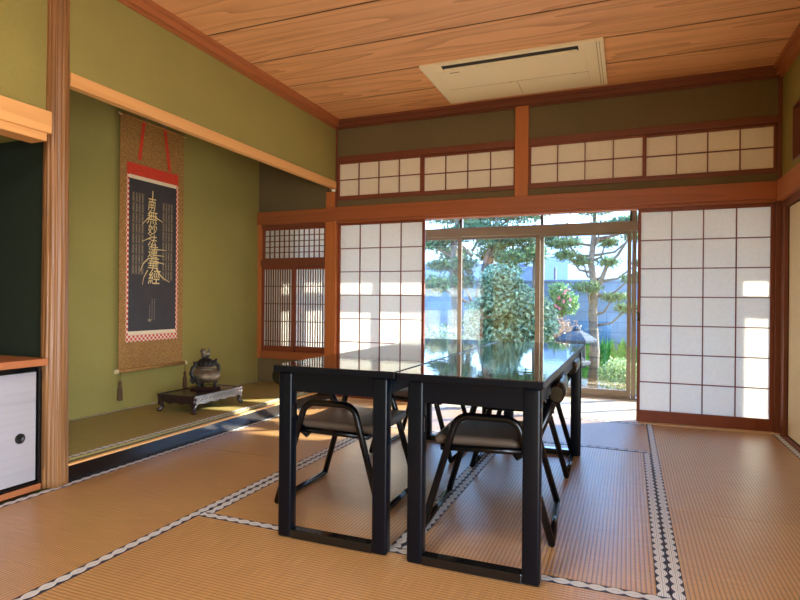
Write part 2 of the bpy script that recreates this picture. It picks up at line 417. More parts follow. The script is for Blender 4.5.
# posts
trim(MB().box(L0 - .105, L0 + .02, D - .03, T1, 0, 1.81, .004), M['red_z'], 'orange brown post between the lattice windows and the screens')
trim(MB().box(L0 - .105, L0 + .0, D - .02, T1, 1.944, 2.11, .004), M['red_z'])
trim(MB().box(-.962, -.842, D - .03, T1, 1.944, 2.757, .004), M['red_z'], 'short post between the two paper transoms')
trim(MB().box(RW - .04, RW, D - .02, D + .02, 0, 1.79, .003), M['dark_z'], 'dark post in the right corner')
trim(MB().box(RW - .028, RW, D - .012, T1, 1.944, 2.757, .003), M['dark_z'])
trim(MB().box(L0, L0 + .02, D - .012, T1, 1.944, 2.757, .003), M['dark_z'])
# transom rails
for xa, xb in ((L0 + .02, -.962), (-.842, RW - .028)):
    trim(MB().box(xa, xb, D - .012, T1, 2.405, 2.462, .003), M['dark_x'])
    trim(MB().box(xa, xb, D - .012, T1, 2.012, 2.042, .003), M['dark_x'])
# sill tracks
trim(MB().box(L0, RW, 5.10, 5.27, -.06, .004), M['veranda'])
trim(MB().box(RW - .012, RW + .08, YB, 5.10, -.06, .003), M['lattice'])
# shoin sill and rails
XS0, XS1 = LT + .04, L0 - .105
trim(MB().box(XS0, XS1, D - .02, T1, 1.355, 1.425, .003), M['dark_x'])
trim(MB().box(XS0, XS1, D - .02, T1, .36, .44, .003), M['red_x'])
trim(MB().box(LT, LT + .045, D - .015, T1, .36, 1.81, .003), M['red_z'])

# ---------------------------------------------------------------- log post
def log_post():
    b = MB(); seg = 72; rings = []; h = 2.825; nz = 90
    rr = random.Random(3); ph = [rr.uniform(0, 2 * PI) for _ in range(8)]
    for i in range(nz + 1):
        z = h * i / nz; base = .0645 - .011 * (z / h); ring = []
        for k in range(seg):
            t = 2 * PI * k / seg
            w = 2*.0024 * math.sin(17 * t + 1.1 * math.sin(3 * z + ph[0])) + .0042 * math.sin(27 * t + 1.6 * math.sin(2.1 * z + ph[1])) + .0016 * math.sin(7 * t + 2.2 * z + ph[2]) + .0012 * math.sin(9 * z + 5 * t + ph[3])
            w = w if w < 0 else w * .45
            r = base + w
            ring.append(b.bm.verts.new((r * math.cos(t), r * math.sin(t), z)))
        rings.append(ring)
    for i in range(nz):
        for k in range(seg):
            f = b.bm.faces.new((rings[i][k], rings[i][(k + 1) % seg], rings[i + 1][(k + 1) % seg], rings[i + 1][k])); f.smooth = True
    b.bm.faces.new(rings[0][::-1]); b.bm.faces.new(rings[-1])
    tn[0] += 1
    return struct(b.build('trim_%d' % tn[0], M['log'], loc=(-2.835, 2.119, 0)), 'ribbed natural log post standing beside the scroll alcove')
log_post()

# ---------------------------------------------------------------- alcove floor
struct(MB().box(LT, L0 - .06, 2.165, D, -.05, .0835).build('floor_alcove', M['subfloor']))
kam = MB().box(L0 - .06, L0, 2.17, D - .03, -.05, .098, .002)
o = kam.build('alcove_threshold', M['black']); tag(o, 'glossy black lacquered sill along the front of the alcove', 'sill')
MB().box(L0 - .02, L0 + .0015, 2.171, D - .031, .088, .0995).build('wood_edge', M['orange_y'], o)

def mat_piece(name, cx, cy, w, l, along, label, toko=False, z=0.0, th=.055, heri=(True, True), hw=.045):
    """one tatami mat; local X = its long direction"""
    r = empty(name, (cx, cy, z - .0018), 0 if along == 'x' else PI / 2, label=label, cat='tatami mat', group='tatami mats on the floor')
    MB().box(-l / 2 + .001, l / 2 - .001, -w / 2 + .001, w / 2 - .001, -th, 0, .002).build('rush_surface', M['tatami_toko' if toko else 'tatami'], r)
    for s, on in ((-1, heri[0]), (1, heri[1])):
        if on:
            MB().box(-l / 2 + .001, l / 2 - .001, -hw / 2, hw / 2, -.02, .0016).build('cloth_border', M['heri_toko' if toko else 'heri'], r, loc=(0, s * (w / 2 - hw / 2 - .0012), 0))
    return r

XA, XB, XC, XD = -1.835, -.845, .144, 1.078
mat_piece('tatami_mat', (L0 + XA) / 2, 4.07, XA - L0, 2.06, 'y', 'long tatami mat along the alcove, lit by sun near the incense burner')
mat_piece('tatami_mat', (L0 + XA) / 2, 2.06, XA - L0, 1.96, 'y', 'tatami mat in front of the log post and silver cabinet door')
mat_piece('tatami_mat', (XA + XC) / 2, 4.61, .975, XC - XA, 'x', 'bright tatami mat lying across the open veranda doorway')
mat_piece('tatami_mat', (XA + XB) / 2, 3.127, XB - XA, 1.985, 'y', 'tatami mat beneath the left table and its chairs')
mat_piece('tatami_mat', (XB + XC) / 2, 3.127, XC - XB, 1.985, 'y', 'tatami mat beneath the right table and its chairs')
mat_piece('tatami_mat', (XA + XC) / 2, 1.643, .975, XC - XA, 'x', 'nearest tatami mat in front of the table ends')
mat_piece('tatami_mat', (XC + XD) / 2, 4.07, XD - XC, 2.06, 'y', 'tatami mat before the right shoji screen')
mat_piece('tatami_mat', (XC + XD) / 2, 2.06, XD - XC, 1.96, 'y', 'tatami mat at lower right, nearest the cream doors')
struct(MB().box(L0, XD, YB, 1.078, -.056, -.002).box(XA, XC, 1.078, 1.154, -.056, -.002).build('floor_near', M['tatami']))
mat_piece('tatami_mat', (LT + L0 - .061) / 2, 3.66, L0 - .061 - LT, 2.99, 'y', 'olive tatami mat raised inside the scroll alcove', True, .112, .026, hw=.042)

# ---------------------------------------------------------------- shoji
def sash(name, x0, x1, z0, z1, y, cols, rows, st=.022, top=.024, bot=.03, bar=.006, th=.028, papermat=None, bars=None, label=None, fm=None, lm=None, hz=None):
    """papered sliding sash facing the room (-Y)"""
    r = empty(name, ((x0 + x1) / 2, y, z0)); struct(r, label)
    w = (x1 - x0) / 2; h = z1 - z0
    f = MB()
    f.box(-w, -w + st, -th / 2, th / 2, 0, h, .0015).box(w - st, w, -th / 2, th / 2, 0, h, .0015)
    f.box(-w + st, w - st, -th / 2, th / 2, 0, bot, .0015).box(-w + st, w - st, -th / 2, th / 2, h - top, h, .0015)
    f.build('frame', fm or M['frame'], r)
    g = MB(); iw = 2 * (w - st); ih = h - top - bot
    for i in range(1, cols):
        x = -w + st + iw * i / cols; g.box(x - bar / 2, x + bar / 2, -th / 2 + .004, .004, bot, h - top)
    zs = [bot + ih * j / rows for j in range(1, rows)] if hz is None else [bot + ih * q for q in hz]
    for z in zs:
        g.box(-w + st, w - st, -th / 2 + .0035, .0035, z - bar / 2, z + bar / 2)
    g.build('lattice', lm or M['lattice'], r)
    MB().box(-w + st - .004, w - st + .004, .004, .0055, bot - .004, h - top + .004).build('paper', papermat or M['paper'], r)
    return r
sash('door_1', L0 + .022, -1.832, .004, 1.786, D + .026, 4, 7, st=.026, top=.024, bot=.092, bar=.008, label='left white shoji screen with sunlit lower half behind the table')
d2 = sash('door_2', .068, 1.05, .004, 1.786, D + .026, 4, 7, st=.026, top=.03, bot=.094, bar=.008, label='right white shoji screen in brown frame beside the cream door')
MB().box(-.489, -.470, -.0165, -.0135, .84, .91, .002).build('pull', M['black'], d2)
# transoms
zr0, zr1 = 2.042, 2.405
sash('window_1', L0 + .022, -1.862, zr0, zr1, D + .012, 4, 2, st=.018, top=.018, bot=.018, bar=.008, papermat=M['ranma_paper'], label='leftmost paper transom sash above the left screen')
sash('window_2', -1.868, -.964, zr0, zr1, D + .042, 4, 2, st=.018, top=.018, bot=.018, bar=.008, papermat=M['ranma_paper'], label='paper transom sash left of the short post')
sash('window_3', -.840, .118, zr0, zr1, D + .012, 4, 2, st=.018, top=.018, bot=.018, bar=.008, papermat=M['ranma_paper'], label='paper transom sash right of the short post')
sash('window_4', .112, RW - .03, zr0, zr1, D + .042, 4, 2, st=.018, top=.018, bot=.018, bar=.008, papermat=M['ranma_paper'], label='rightmost paper transom sash in the corner')
# shoin windows
sash('window_5', XS0 + .004, XS1 - .002, 1.425, 1.768, D + .02, 12, 5, st=.03, top=.026, bot=.016, bar=.008, lm=M['lattice_dark'], label='small square lattice window above the slatted alcove window')
xm = (XS0 + XS1) / 2 + .0
sash('window_6', XS0 + .004, xm + .012, .44, 1.355, D + .012, 12, 3, st=.028, top=.035, bot=.06, bar=.008, hz=(.06, .32, .55, .78), lm=M['lattice_dark'], label='left half of the slatted alcove window, in shade')
sash('window_7', xm - .012, XS1 - .002, .44, 1.355, D + .042, 12, 3, st=.028, top=.035, bot=.06, bar=.008, hz=(.06, .32, .55, .78), lm=M['lattice_dark'], label='right half of the slatted alcove window, sunlit')

struct(MB().box(XS0 - .05, xm - .01, T1 + .03, T1 + .055, .0, 1.85).build('trim_62', M['lattice']), 'wooden rain shutter stored behind the left slatted window')  # unseen panel added to keep the sun off the left lattice
# cream fusuma along the right wall
for i in range(4):
    y1 = 5.035 - i * .99; y0 = y1 - 1.0
    r = empty('door_%d' % (3 + i), (RW + .02 + (i % 2) * .028, (y0 + y1) / 2, .004)); struct(r, 'cream sliding door in the right wall, nearest the corner' if i == 0 else None)
    hh = (y1 - y0) / 2
    MB().box(0, .022, -hh, -hh + .014, 0, 1.735).box(0, .022, hh - .014, hh, 0, 1.735).box(0, .022, -hh, hh, 0, .014).box(0, .022, -hh, hh, 1.72, 1.735).build('frame', M['black'], r)
    MB().box(.003, .019, -hh + .014, hh - .014, .014, 1.72).build('panel', M['fusuma'], r)
struct(MB().box(RW - .005, RW + .1, 5.036, D, -.05, 1.80).build('trim_60', M['dark_z']))
# opening in the right wall
fo = MB(); 
fo.box(RW + .001, RW + .1, 4.852, 4.87, 2.02, 2.43).box(RW + .001, RW + .1, 3.0, 4.852, 2.412, 2.43).box(RW + .001, RW + .1, 3.0, 4.852, 2.02, 2.038)
struct(fo.build('trim_61', M['dark_z']), 'framed transom opening in the right wall')
sash('window_8', -.93, .92, 2.038, 2.412, 0, 8, 2, st=.02, top=.02, bot=.02, bar=.008, papermat=M['ranma_paper'])
w8 = bpy.data.objects['window_8']; w8.location = (RW + .07, 3.926, 2.038); w8.rotation_euler = (0, 0, -PI / 2)

# ---------------------------------------------------------------- veranda window wall
WX = [-2.72, -1.815, -.905, -.01]
trim(MB().box(-4.6, 1.56, YW - .05, YW + .07, 1.735, 1.838, .004).box(-4.6, 1.56, YW - .03, YW + .03, 1.77, 1.80), M['alu'], 'grey brown transom bar across the veranda windows')
trim(MB().box(-4.6, 5.0, YW - .05, YW + .07, 2.03, 2.10), M['alu'])
trim(MB().box(-4.6, 5.0, YW - .06, YW + .08, -.06, .012), M['alu'])
trim(MB().box(.03, .075, YW - .036, YW + .03, .012, 2.03), M['alu'])
trim(MB().box(2.22, 5.0, YW - .05, YW + .07, 1.735, 1.838, .004), M['alu'])
struct(MB().box(1.56, 2.22, YW - .06, YW + .08, -.2, 2.06).build('wall_veranda', M['white_wall']))
struct(MB().box(-4.7, 5.1, YW - .06, YW + .08, 2.10, ZC + .02).build('wall_veranda_top', M['white_wall']))
struct(MB().box(-4.7, -4.6, T1, YW + .08, -.2, ZC).build('wall_veranda_left', M['white_wall']))
struct(MB().box(-4.6, 5.0, T1 + .01, YW - .06, 2.50, 2.54).build('ceiling_veranda', M['ceil']))
struct(MB().box(RW + .2, 5.1, T0, T0 + .03, -.2, ZC).build('wall_veranda_back', M['wall']))
struct(MB().box(-4.7, LT - .1, T0, T1, -.2, ZC).build('wall_veranda_back_left', M['wall']))
def glass_sash(n, x0, x1, y, sl, sr, label=None, ztop=1.735, zb=.012, tr=.03, br=.075):
    r = empty('window_%d' % n, ((x0 + x1) / 2, y, zb)); struct(r, label)
    w = (x1 - x0) / 2; h = ztop - zb
    MB().box(-w, -w + sl, -.016, .016, 0, h, .002).box(w - sr, w, -.016, .016, 0, h, .002).box(-w + sl, w - sr, -.016, .016, 0, br, .002).box(-w + sl, w - sr, -.016, .016, h - tr, h, .002).build('window_frame', M['alu'], r)
    MB().box(-w + sl - .003, w - sr + .003, -.002, .002, br - .003, h - tr + .003).build('pane', M['glass'], r)
    return r
glass_sash(9, WX[0], WX[1] + .03, YW - .02, .04, .045, 'left veranda glass sliding window reflecting the bright shoji')
glass_sash(10, WX[1] - .012, WX[2] + .04, YW + .022, .028, .055, 'middle veranda glass window in front of the round bush')
glass_sash(11, WX[2] - .045, .025, YW - .02, .05, .04, 'right veranda glass window showing the stone lantern')
glass_sash(12, .085, .82, YW - .02, .04, .04)
glass_sash(13, .79, 1.56, YW + .022, .04, .04)
glass_sash(14, WX[0] - .9, WX[0] + .03, YW + .022, .04, .04)
glass_sash(15, -4.6, WX[0] - .87, YW - .02, .04, .04)
for i in range(3): glass_sash(16 + i, 2.22 + i * .92, 3.14 + i * .92, YW - .02 + .042 * (i % 2), .04, .04)
tm = MB()
for x in (-3.62, -2.72, -1.80, -.885, .02, .82): tm.box(x - .014, x + .014, YW - .02, YW + .04, 1.838, 2.03)
trim(tm, M['alu_dark'])
tg = MB().box(-4.6, 1.56, YW + .008, YW + .012, 1.838, 2.03).build('window_19', M['glass']); struct(tg, 'narrow glass strip above the transom bar')

# ---------------------------------------------------------------- recess cabinet at far left
cab = empty('low_cabinet', (-3.27, 1.15, 0), label='low built-in cabinet with silver sliding door at far left', cat='cabinet')
cx0, cx1 = LT + 3.27, L0 + 3.27 - .045
MB().box(cx0 + .001, cx1 - .03, -.898, .898, .0, .63).build('body', M['black'], cab)
MB().box(cx0 + .001, cx1 + .057, -.898, .90, .647, .683, .003).build('top_board', M['red_y'], cab)
MB().box(cx1 - .05, cx1 + .004, -.898, .90, .615, .645).box(cx1 - .05, cx1 + .004, .888, .905, .03, .615).box(cx1 - .05, cx1 + .004, -.898, .888, .03, .045).build('door_frame', M['black'], cab)
MB().box(cx1 - .05, cx1 + .006, -.898, .90, 00.0, .03).build('base_rail', M['red_y'], cab)
for i, (y0, y1, dx) in enumerate(((0.0, .882, 0), (-.88, .02, -.022))):
    d = MB().box(cx1 - .026 + dx, cx1 - .008 + dx, y0, y1, .05, .612, .002).build('sliding_door', M['silver'], cab)
    yp = y1 - .083 if i == 0 else y0 + .085
    pl = MB(); pl.lathe([(.0, 0), (.026, 0), (.026, .004), (.020, .006), (.018, .001), (0.0, .0005)], seg=24)
    po = pl.build('round_pull', M['bronze_dark'], d); po.location = (cx1 - .0085 + dx, yp, .282); po.rotation_euler = (0, PI / 2, 0)

# ---------------------------------------------------------------- hanging scroll (faces +X)
SX = LT + .030
SY, SZ = 3.653, .41
sc = empty('hanging_scroll', (SX, SY, SZ), label='tall hanging scroll with gold calligraphy on dark panel, on the olive alcove wall', cat='hanging scroll')
W = .345; H = 2.045
def yz(mb, y0, y1, z0, z1, x0, x1): return mb.box(x0, x1, y0, y1, z0, z1)
yz(MB(), -W, W, .01, H, 0, .002).build('brocade_mount', M['brocade'], sc)
# inner mounting
z0, z1 = .235, 1.68; w1 = .278
yz(MB(), -w1, w1, 1.585, z1, .002, .0032).build('red_band', M['red_silk'], sc)
MB().box(.002, .0032, -w1, -w1 + .022, z0, 1.585).box(.002, .0032, w1 - .022, w1, z0, 1.585).box(.002, .0032, -w1 + .022, w1 - .022, z0, .29).build('checked_border', M['red_check'], sc)
MB().box(.002, .0034, -w1 + .022, w1 - .022, 1.555, 1.585).build('cream_band', M['cream_band'], sc)
MB().box(.002, .0034, -w1 + .022, w1 - .022, .29, .32).build('cream_band', M['cream_band'], sc)
pan = yz(MB(), -w1 + .022, w1 - .022, .32, 1.555, .002, .0036).build('painting', M['navy'], sc)
# writing: characters set one below the other
def glyph(ch, size_y, size_z, cy, cz, x, bold, mb):
    cu = bpy.data.curves.new('t', 'FONT'); cu.body = ch; cu.offset = bold; cu.resolution_u = 4
    ob = bpy.data.objects.new('t', cu); COL.objects.link(ob)
    dg = bpy.context.evaluated_depsgraph_get(); dg.update()
    me = bpy.data.meshes.new_from_object(ob.evaluated_get(dg))
    bpy.data.objects.remove(ob); bpy.data.curves.remove(cu)
    if len(me.vertices):
        xs = [v.co.x for v in me.vertices]; ys = [v.co.y for v in me.vertices]
        ax, bx, ay, by = min(xs), max(xs), min(ys), max(ys)
        for v in me.vertices:
            u = (v.co.x - ax) / max(1e-6, bx - ax) - .5; t = (v.co.y - ay) / max(1e-6, by - ay) - .5
            u += .12 * t
            v.co = Vector((x, cy + u * size_y, cz + t * size_z))
        mb.bm.from_mesh(me)
    bpy.data.meshes.remove(me)
wr_ = MB(); PX = .0042
chars = '南無妙法蓮華經'
cz = 1.435; hs = [.115, .115, .095, .10, .10, .11, .12]; ws = [.08, .11, .095, .095, .105, .115, .125]
yo = [-.02, -.015, -.012, -.012, -.005, .0, .012]
for ch, hgt, wd, dy in zip(chars, hs, ws, yo):
    glyph(ch, wd, hgt, dy, cz - hgt / 2, PX, .004, wr_); cz -= hgt * .955
# long whisker strokes (px positions of the panel turned to panel fractions)
def stroke(mb, pts, w0, w1_):
    pts = [Vector((PX + .0003, a, 1.485 - (1.42 - b) * .78)) for a, b in pts]
    # smooth
    out = []
    n = len(pts)
    for i in range(n - 1):
        p0 = pts[max(0, i - 1)]; p1 = pts[i]; p2 = pts[i + 1]; p3 = pts[min(n - 1, i + 2)]
        for k in range(6):
            t = k / 6
            out.append(.5 * ((2 * p1) + (-p0 + p2) * t + (2 * p0 - 5 * p1 + 4 * p2 - p3) * t * t + (-p0 + 3 * p1 - 3 * p2 + p3) * t ** 3))
    out.append(pts[-1])
    vs = []
    for i, p in enumerate(out):
        t = (out[min(i + 1, len(out) - 1)] - out[max(i - 1, 0)]).normalized(); nrm = Vector((0, -t.z, t.y))
        w = w0 + (w1_ - w0) * i / (len(out) - 1)
        vs.append((mb.bm.verts.new(p + nrm * w), mb.bm.verts.new(p - nrm * w)))
    for a, b in zip(vs[:-1], vs[1:]): mb.bm.faces.new((a[0], b[0], b[1], a[1]))
stroke(wr_, [(-.012, 1.425), (-.013, 1.39), (-.014, 1.352)], .0055, .0055)
stroke(wr_, [(-.02, 1.165), (-.07, 1.115), (-.125, 1.045)], .006, .002)
stroke(wr_, [(.02, 1.14), (.06, 1.125), (.10, 1.105)], .006, .002)
stroke(wr_, [(-.02, .925), (-.07, .90), (-.12, .87)], .005, .002)
stroke(wr_, [(.02, .80), (.08, .80), (.14, .80)], .005, .002)
stroke(wr_, [(.01, .735), (.06, .735), (.12, .735)], .005, .002)
stroke(wr_, [(-.05, .70), (-.11, .63), (-.14, .55)], .006, .002)
stroke(wr_, [(.01, .665), (.06, .66), (.12, .648)], .005, .003)
stroke(wr_, [(-.06, .57), (-.10, .49), (-.115, .41)], .005, .0015)
stroke(wr_, [(.03, .60), (.07, .53), (.12, .485), (.185, .45)], .008, .002)
wr_.build('gold_calligraphy', M['gold'], sc)
# small name blocks either side, and the signature
nb = MB(); rr = random.Random(11)
for side, yc in ((-1, -.165), (1, .155)):
    for k in range(8 if side < 0 else 8):
        zc = (1.41 if side < 0 else 1.37) - k * .084
        for a_, b_ in ((-.058, -.0565), (.0565, .058)): nb.box(PX - .0004, PX, yc + a_, yc + b_, zc - .038, zc + .038)
        for a_ in (-.038, .0365): nb.box(PX - .0004, PX, yc - .058, yc + .058, zc + a_, zc + a_ + .0015)
        for cI in range(4):
            y = yc - .045 + cI * .03
            z = zc + .031
            for s in range(5):
                zz = z - s * .0135
                for q in range(3):
                    a = zz - q * .0042
                    wv = .0105 * rr.uniform(.5, 1)
                    nb.box(PX - .0004, PX, y - wv, y + wv, a - .0011, a + .0011)
                nb.box(PX - .0004, PX, y - .0012 + rr.uniform(-.006, .006), y + .0012, zz - .009, zz + .001)
for cI, (y, n) in enumerate(((-.035, 9), (-.01, 14), (.015, 14))):
    for s in range(n):
        zz = .53 + (.05 if cI else 0) - s * .013
        for q in range(2): nb.box(PX - .0004, PX, y - .0045, y + .0045, zz - q * .005 - .001, zz - q * .005 + .001)
        nb.box(PX - .0004, PX, y - .001, y + .001, zz - .007, zz + .001)
nb.box(PX - .0004, PX, -.05, -.02, .395, .415)
nb.build('small_inscriptions', M['dull_gold'], sc)
MB().tube([(.006, -W - .004, H), (.006, W + .004, H)], .009, 10).build('top_rod', M['brocade'], sc)
rl = MB().tube([(.012, -W - .012, .012), (.012, W + .012, .012)], .016, 14).build('roller', M['brocade'], sc)
for s in (-1, 1):
    MB().tube([(.012, s * (W + .012), .012), (.012, s * (W + .035), .012)], .018, 14).build('roller_knob', M['ivory'], sc)
    MB().box(-.0005, .008, s * W - .015, s * W + .015, H - .012, H + .004).build('rod_tip', M['ivory'], sc)
MB().tube([(.012, -.11, H + .004), (.01, -.02, H + .06), (.01, .02, H + .06), (.012, .13, H + .004)], .0035, 6).tube([(.012, 0, H + .06), (.0, 0, H + .068), (-.028, 0, H + .068)], .003, 6).build('hanging_cord', M['cord'], sc)
for y, dz, sl in ((-.11, .33, -.045), (.115, .36, .06)):
    rb = MB(); rb.box(.0025, .0045, y - .016, y + .016, H - dz, H - .01, rot=(math.atan2(sl, dz), 0, 0), piv=(.003, y, H))
    rb.box(.003, .009, y - .014, y + .014, H - .03, H + .006)
    rb.build('red_ribbon', M['red_silk'], sc)
for s in (-1, 1):
    t = MB(); y = s * (W + .004)
    t.tube([(.03, y, .012), (.03, y, -.10)], .002, 6)
    t.lathe([(.003, 0), (.012, -.012), (.013, -.03), (.009, -.045), (.016, -.055), (.02, -.15), (.012, -.155)], (.03, y, -.06), 12)
    t.build('tassel_weight', M['tassel'], sc)

# ---------------------------------------------------------------- incense stand and burner
TZ = .1136
st = empty('incense_stand', (-3.25, 3.725, TZ), label='low dark carved wooden stand on the alcove floor below the scroll', cat='stand')
hx, hy = .185, .295
MB().box(-hx, hx, -hy, hy, .118, .13, .003).box(-hx + .012, hx - .012, -hy + .012, hy - .012, .13, .132).box(-hx, hx, -hy, -hy + .014, .126, .137, .003).box(-hx, hx, hy - .014, hy, .126, .137, .003).box(-hx, -hx + .014, -hy, hy, .126, .137, .003).box(hx - .014, hx, -hy, hy, .126, .137, .003).build('stand_top', M['stand'], st)
def apron(length, n):
    # wavy pierced apron outline in (u, z)
    pts = [(-length / 2, .118), (-length / 2, .045)]
    for i in range(1, 40):
        u = -length / 2 + length * i / 40
        z = .062 + .012 * abs(math.sin(PI * n * i / 40)) - (.014 if i in (1, 39) else 0)
        pts.append((u, z))
    pts += [(length / 2, .045), (length / 2, .118)]
    return pts
ap = MB()
for s in (-1, 1):
    ap.prism(apron(2 * hy - .02, 5), 'x', s * (hx - .006) - .005, s * (hx - .006) + .005)
    ap.prism(apron(2 * hx - .02, 3), 'y', s * (hy - .006) - .005, s * (hy - .006) + .005)
    for k in range(12):   # carved lozenges
        u = -hy + .05 + k * (2 * hy - .1) / 11
        ap.box(s * (hx + .0) - .003, s * (hx + .0) + .003, u - .014, u + .014, .098, .108, .002, rot=(.6, 0, 0))
    for k in range(8):
        u = -hx + .05 + k * (2 * hx - .1) / 7
        ap.box(u - .014, u + .014, s * hy - .003, s * hy + .003, .098, .108, .002, rot=(0, .6, 0))
ap.build('carved_apron', M['stand'], st)
for sx in (-1, 1):
    for sy in (-1, 1):
        l = MB(); l.tube([(sx * (hx - .02), sy * (hy - .02), .12), (sx * (hx - .018), sy * (hy - .018), .07), (sx * (hx - .03), sy * (hy - .03), .03), (sx * (hx - .012), sy * (hy - .012), .012), (sx * (hx - .01), sy * (hy - .01), 0)], [.024, .02, .013, .018, .02], 10)
        l.build('leg', M['stand'], st)
bz = TZ + .137
bs = empty('burner_base', (-3.28, 3.80, bz - .005), label='dark stepped plinth between the bronze burner and its stand', cat='plinth')
MB().lathe([(.125, 0), (.13, .012), (.12, .02), (.105, .024)], seg=8, phase=PI / 8, smooth=False).build('plinth', M['stand'], bs)
ib = empty('incense_burner', (-3.28, 3.80, bz + .019), label='ornate bronze incense burner with lion lid and side handles, on the dark stand', cat='incense burner')
body = MB().lathe([(.05, .03), (.08, .034), (.108, .052), (.122, .08), (.12, .105), (.098, .126), (.074, .138), (.072, .15), (.09, .158), (.092, .166), (.07, .17)], seg=36)
body.build('bowl', M['bronze'], ib)
for k in range(3):
    a = 2 * PI * k / 3 + .5
    MB().tube([(.06 * math.cos(a), .06 * math.sin(a), .05), (.085 * math.cos(a), .085 * math.sin(a), .03), (.07 * math.cos(a), .07 * math.sin(a), .012), (.085 * math.cos(a), .085 * math.sin(a), 0)], [.022, .02, .011, .015], 10).build('foot', M['bronze_dark'], ib)
for s in (-1, 1):
    h = MB()
    h.tube([(0, s * .10, .09), (0, s * .145, .085), (.0, s * .168, .12), (0, s * .155, .165), (0, s * .12, .18), (0, s * .135, .215)], [.014, .017, .016, .015, .017, .008], 10)
    h.tube([(0, s * .10, .06), (0, s * .15, .05), (0, s * .168, .07), (0, s * .155, .09)], [.012, .015, .012, .008], 8)
    h.lathe([(0.002, -.014), (.014, -.006), (.014, .008), (.002, .016)], (0, s * .115, .195), 10)
    h.build('handle', M['bronze_dark'], ib)
lid = MB().lathe([(.078, .17), (.076, .182), (.066, .205), (.048, .224), (.03, .232), (.028, .24), (.036, .244), (.03, .25)], seg=30)
for k in range(14):
    a = 2 * PI * k / 14; lid.tube([(.078 * math.cos(a), .078 * math.sin(a), .18), (.066 * math.cos(a), .066 * math.sin(a), .207)], .006, 6)
lo_ = lid.build('lid', M['bronze_dark'], ib)
lion = MB()
lion.tube([(0, -.036, .262), (0, -.015, .272), (0, .012, .268), (0, .03, .258)], [.014, .021, .022, .014], 12)
lion.lathe([(.004, -.02), (.018, -.014), (.023, 0), (.019, .014), (.006, .021)], (.006, -.038, .29), 12)
lion.tube([(.012, -.05, .288), (.02, -.064, .284)], [.012, .009], 8)
for dx in (-.012, .014):
    lion.tube([(dx, -.028, .262), (dx, -.034, .244)], [.009, .008], 8); lion.tube([(dx, .022, .258), (dx, .028, .244)], [.01, .009], 8)
    lion.tube([(dx, -.032, .305), (dx, -.03, .316)], [.006, .002], 6)
lion.tube([(0, .03, .262), (0, .046, .278), (0, .042, .30), (0, .03, .308)], [.008, .012, .012, .005], 8)
lion.build('lion_finial', M['bronze'], lo_)

# ---------------------------------------------------------------- ceiling air conditioner
ac = empty('air_conditioner', (-.85, 4.56, ZC), label='cream cassette air conditioner set in the cedar ceiling', cat='air conditioner')
AX, AY = .675, .43
MB().box(-AX, AX, -AY, AY, -.022, 0, .004).build('panel', M['ac'], ac)
MB().box(-AX + .17, AX - .17, -AY + .035, -AY + .105, -.0235, -.0215).build('air_slot', M['ac_dark'], ac)
MB().box(-AX + .18, AX - .18, -AY + .083, -AY + .106, -.027, -.0225, rot=(.25, 0, 0)).build('louvre', M['ac'], ac)
MB().box(-AX + .10, AX - .13, -AY + .12, AY - .05, -.028, -.0215, .003).build('intake_grille', M['ac'], ac)
sm = MB()
sm.box(-AX + .10, AX - .13, .08, .084, -.0286, -.0278).box(-.01, -.006, .084, AY - .06, -.0286, -.0278)
sm.box(AX - .05, AX - .046, -AY + .01, AY - .01, -.0228, -.0215).box(AX - .03, AX - .027, -AY + .01, AY - .01, -.0228, -.0215)
for x in (-.06, .44): sm.box(x - .012, x + .012, .086, .092, -.0286, -.0278)
sm.build('seam', M['ac_line'], ac)
MB().box(-.475, -.40, -AY + .165, -AY + .178, -.0286, -.0278).build('badge', M['ac_line'], ac)

# ---------------------------------------------------------------- tables
def table(cx, y0, y1, label, ol=0.0, orr=0.0):
    r = empty('dining_table', (cx, (y0 + y1) / 2, 0), label=label, cat='table')
    hl = (y1 - y0) / 2; hw = .264; zt = .724
    MB().box(-hw - ol, hw + orr, -hl, hl, zt - .028, zt - .0012, .004, 2).build('tabletop', M['table_side'], r)
    MB().box(-hw - ol + .003, hw + orr - .003, -hl + .003, hl - .003, zt - .002, zt, .0008, 1).build('lacquered_surface', M['table'], r)
    a = MB(); lw = .25; le = hl - .02
    a.box(-lw + .01, lw - .01, -le + .006, -le + .030, .615, zt - .028).box(-lw + .01, lw - .01, le - .030, le - .006, .615, zt - .028)
    a.box(-lw + .012, -lw + .034, -le + .03, le - .03, .625, zt - .028).box(lw - .034, lw - .012, -le + .03, le - .03, .625, zt - .028)
    a.box(-lw + .034, lw - .034, -.03, .03, .64, zt - .028)
    a.build('apron', M['table_side'], r)
    for sy in (-1, 1):
        ya, yb = (-le, -le + .05) if sy < 0 else (le - .05, le)
        for sx in (-1, 1):
            xa, xb = (-lw, -lw + .064) if sx < 0 else (lw - .064, lw)
            MB().box(xa, xb, ya, yb, .0, zt - .028, .010, 3).build('leg', M['table_side'], r)
        MB().box(-lw + .062, lw - .062, ya + .001, yb - .001, .0, .036, .004).build('foot_rail', M['black'], r)
        for sx in (-1, 1):
            MB().box(sx * (lw - .064) - .004, sx * (lw - .064) + .004, ya + .01, yb - .01, .50, .56, .002).build('fold_bracket', M['tube'], r)
    return r
table(-1.12, 2.015, 3.915, 'left black lacquered table of the joined pair, nearer the scroll alcove', 0, .025)
table(-.530, 2.0, 3.9, 'right black lacquered table of the joined pair, nearer the cream doors', .025, 0)

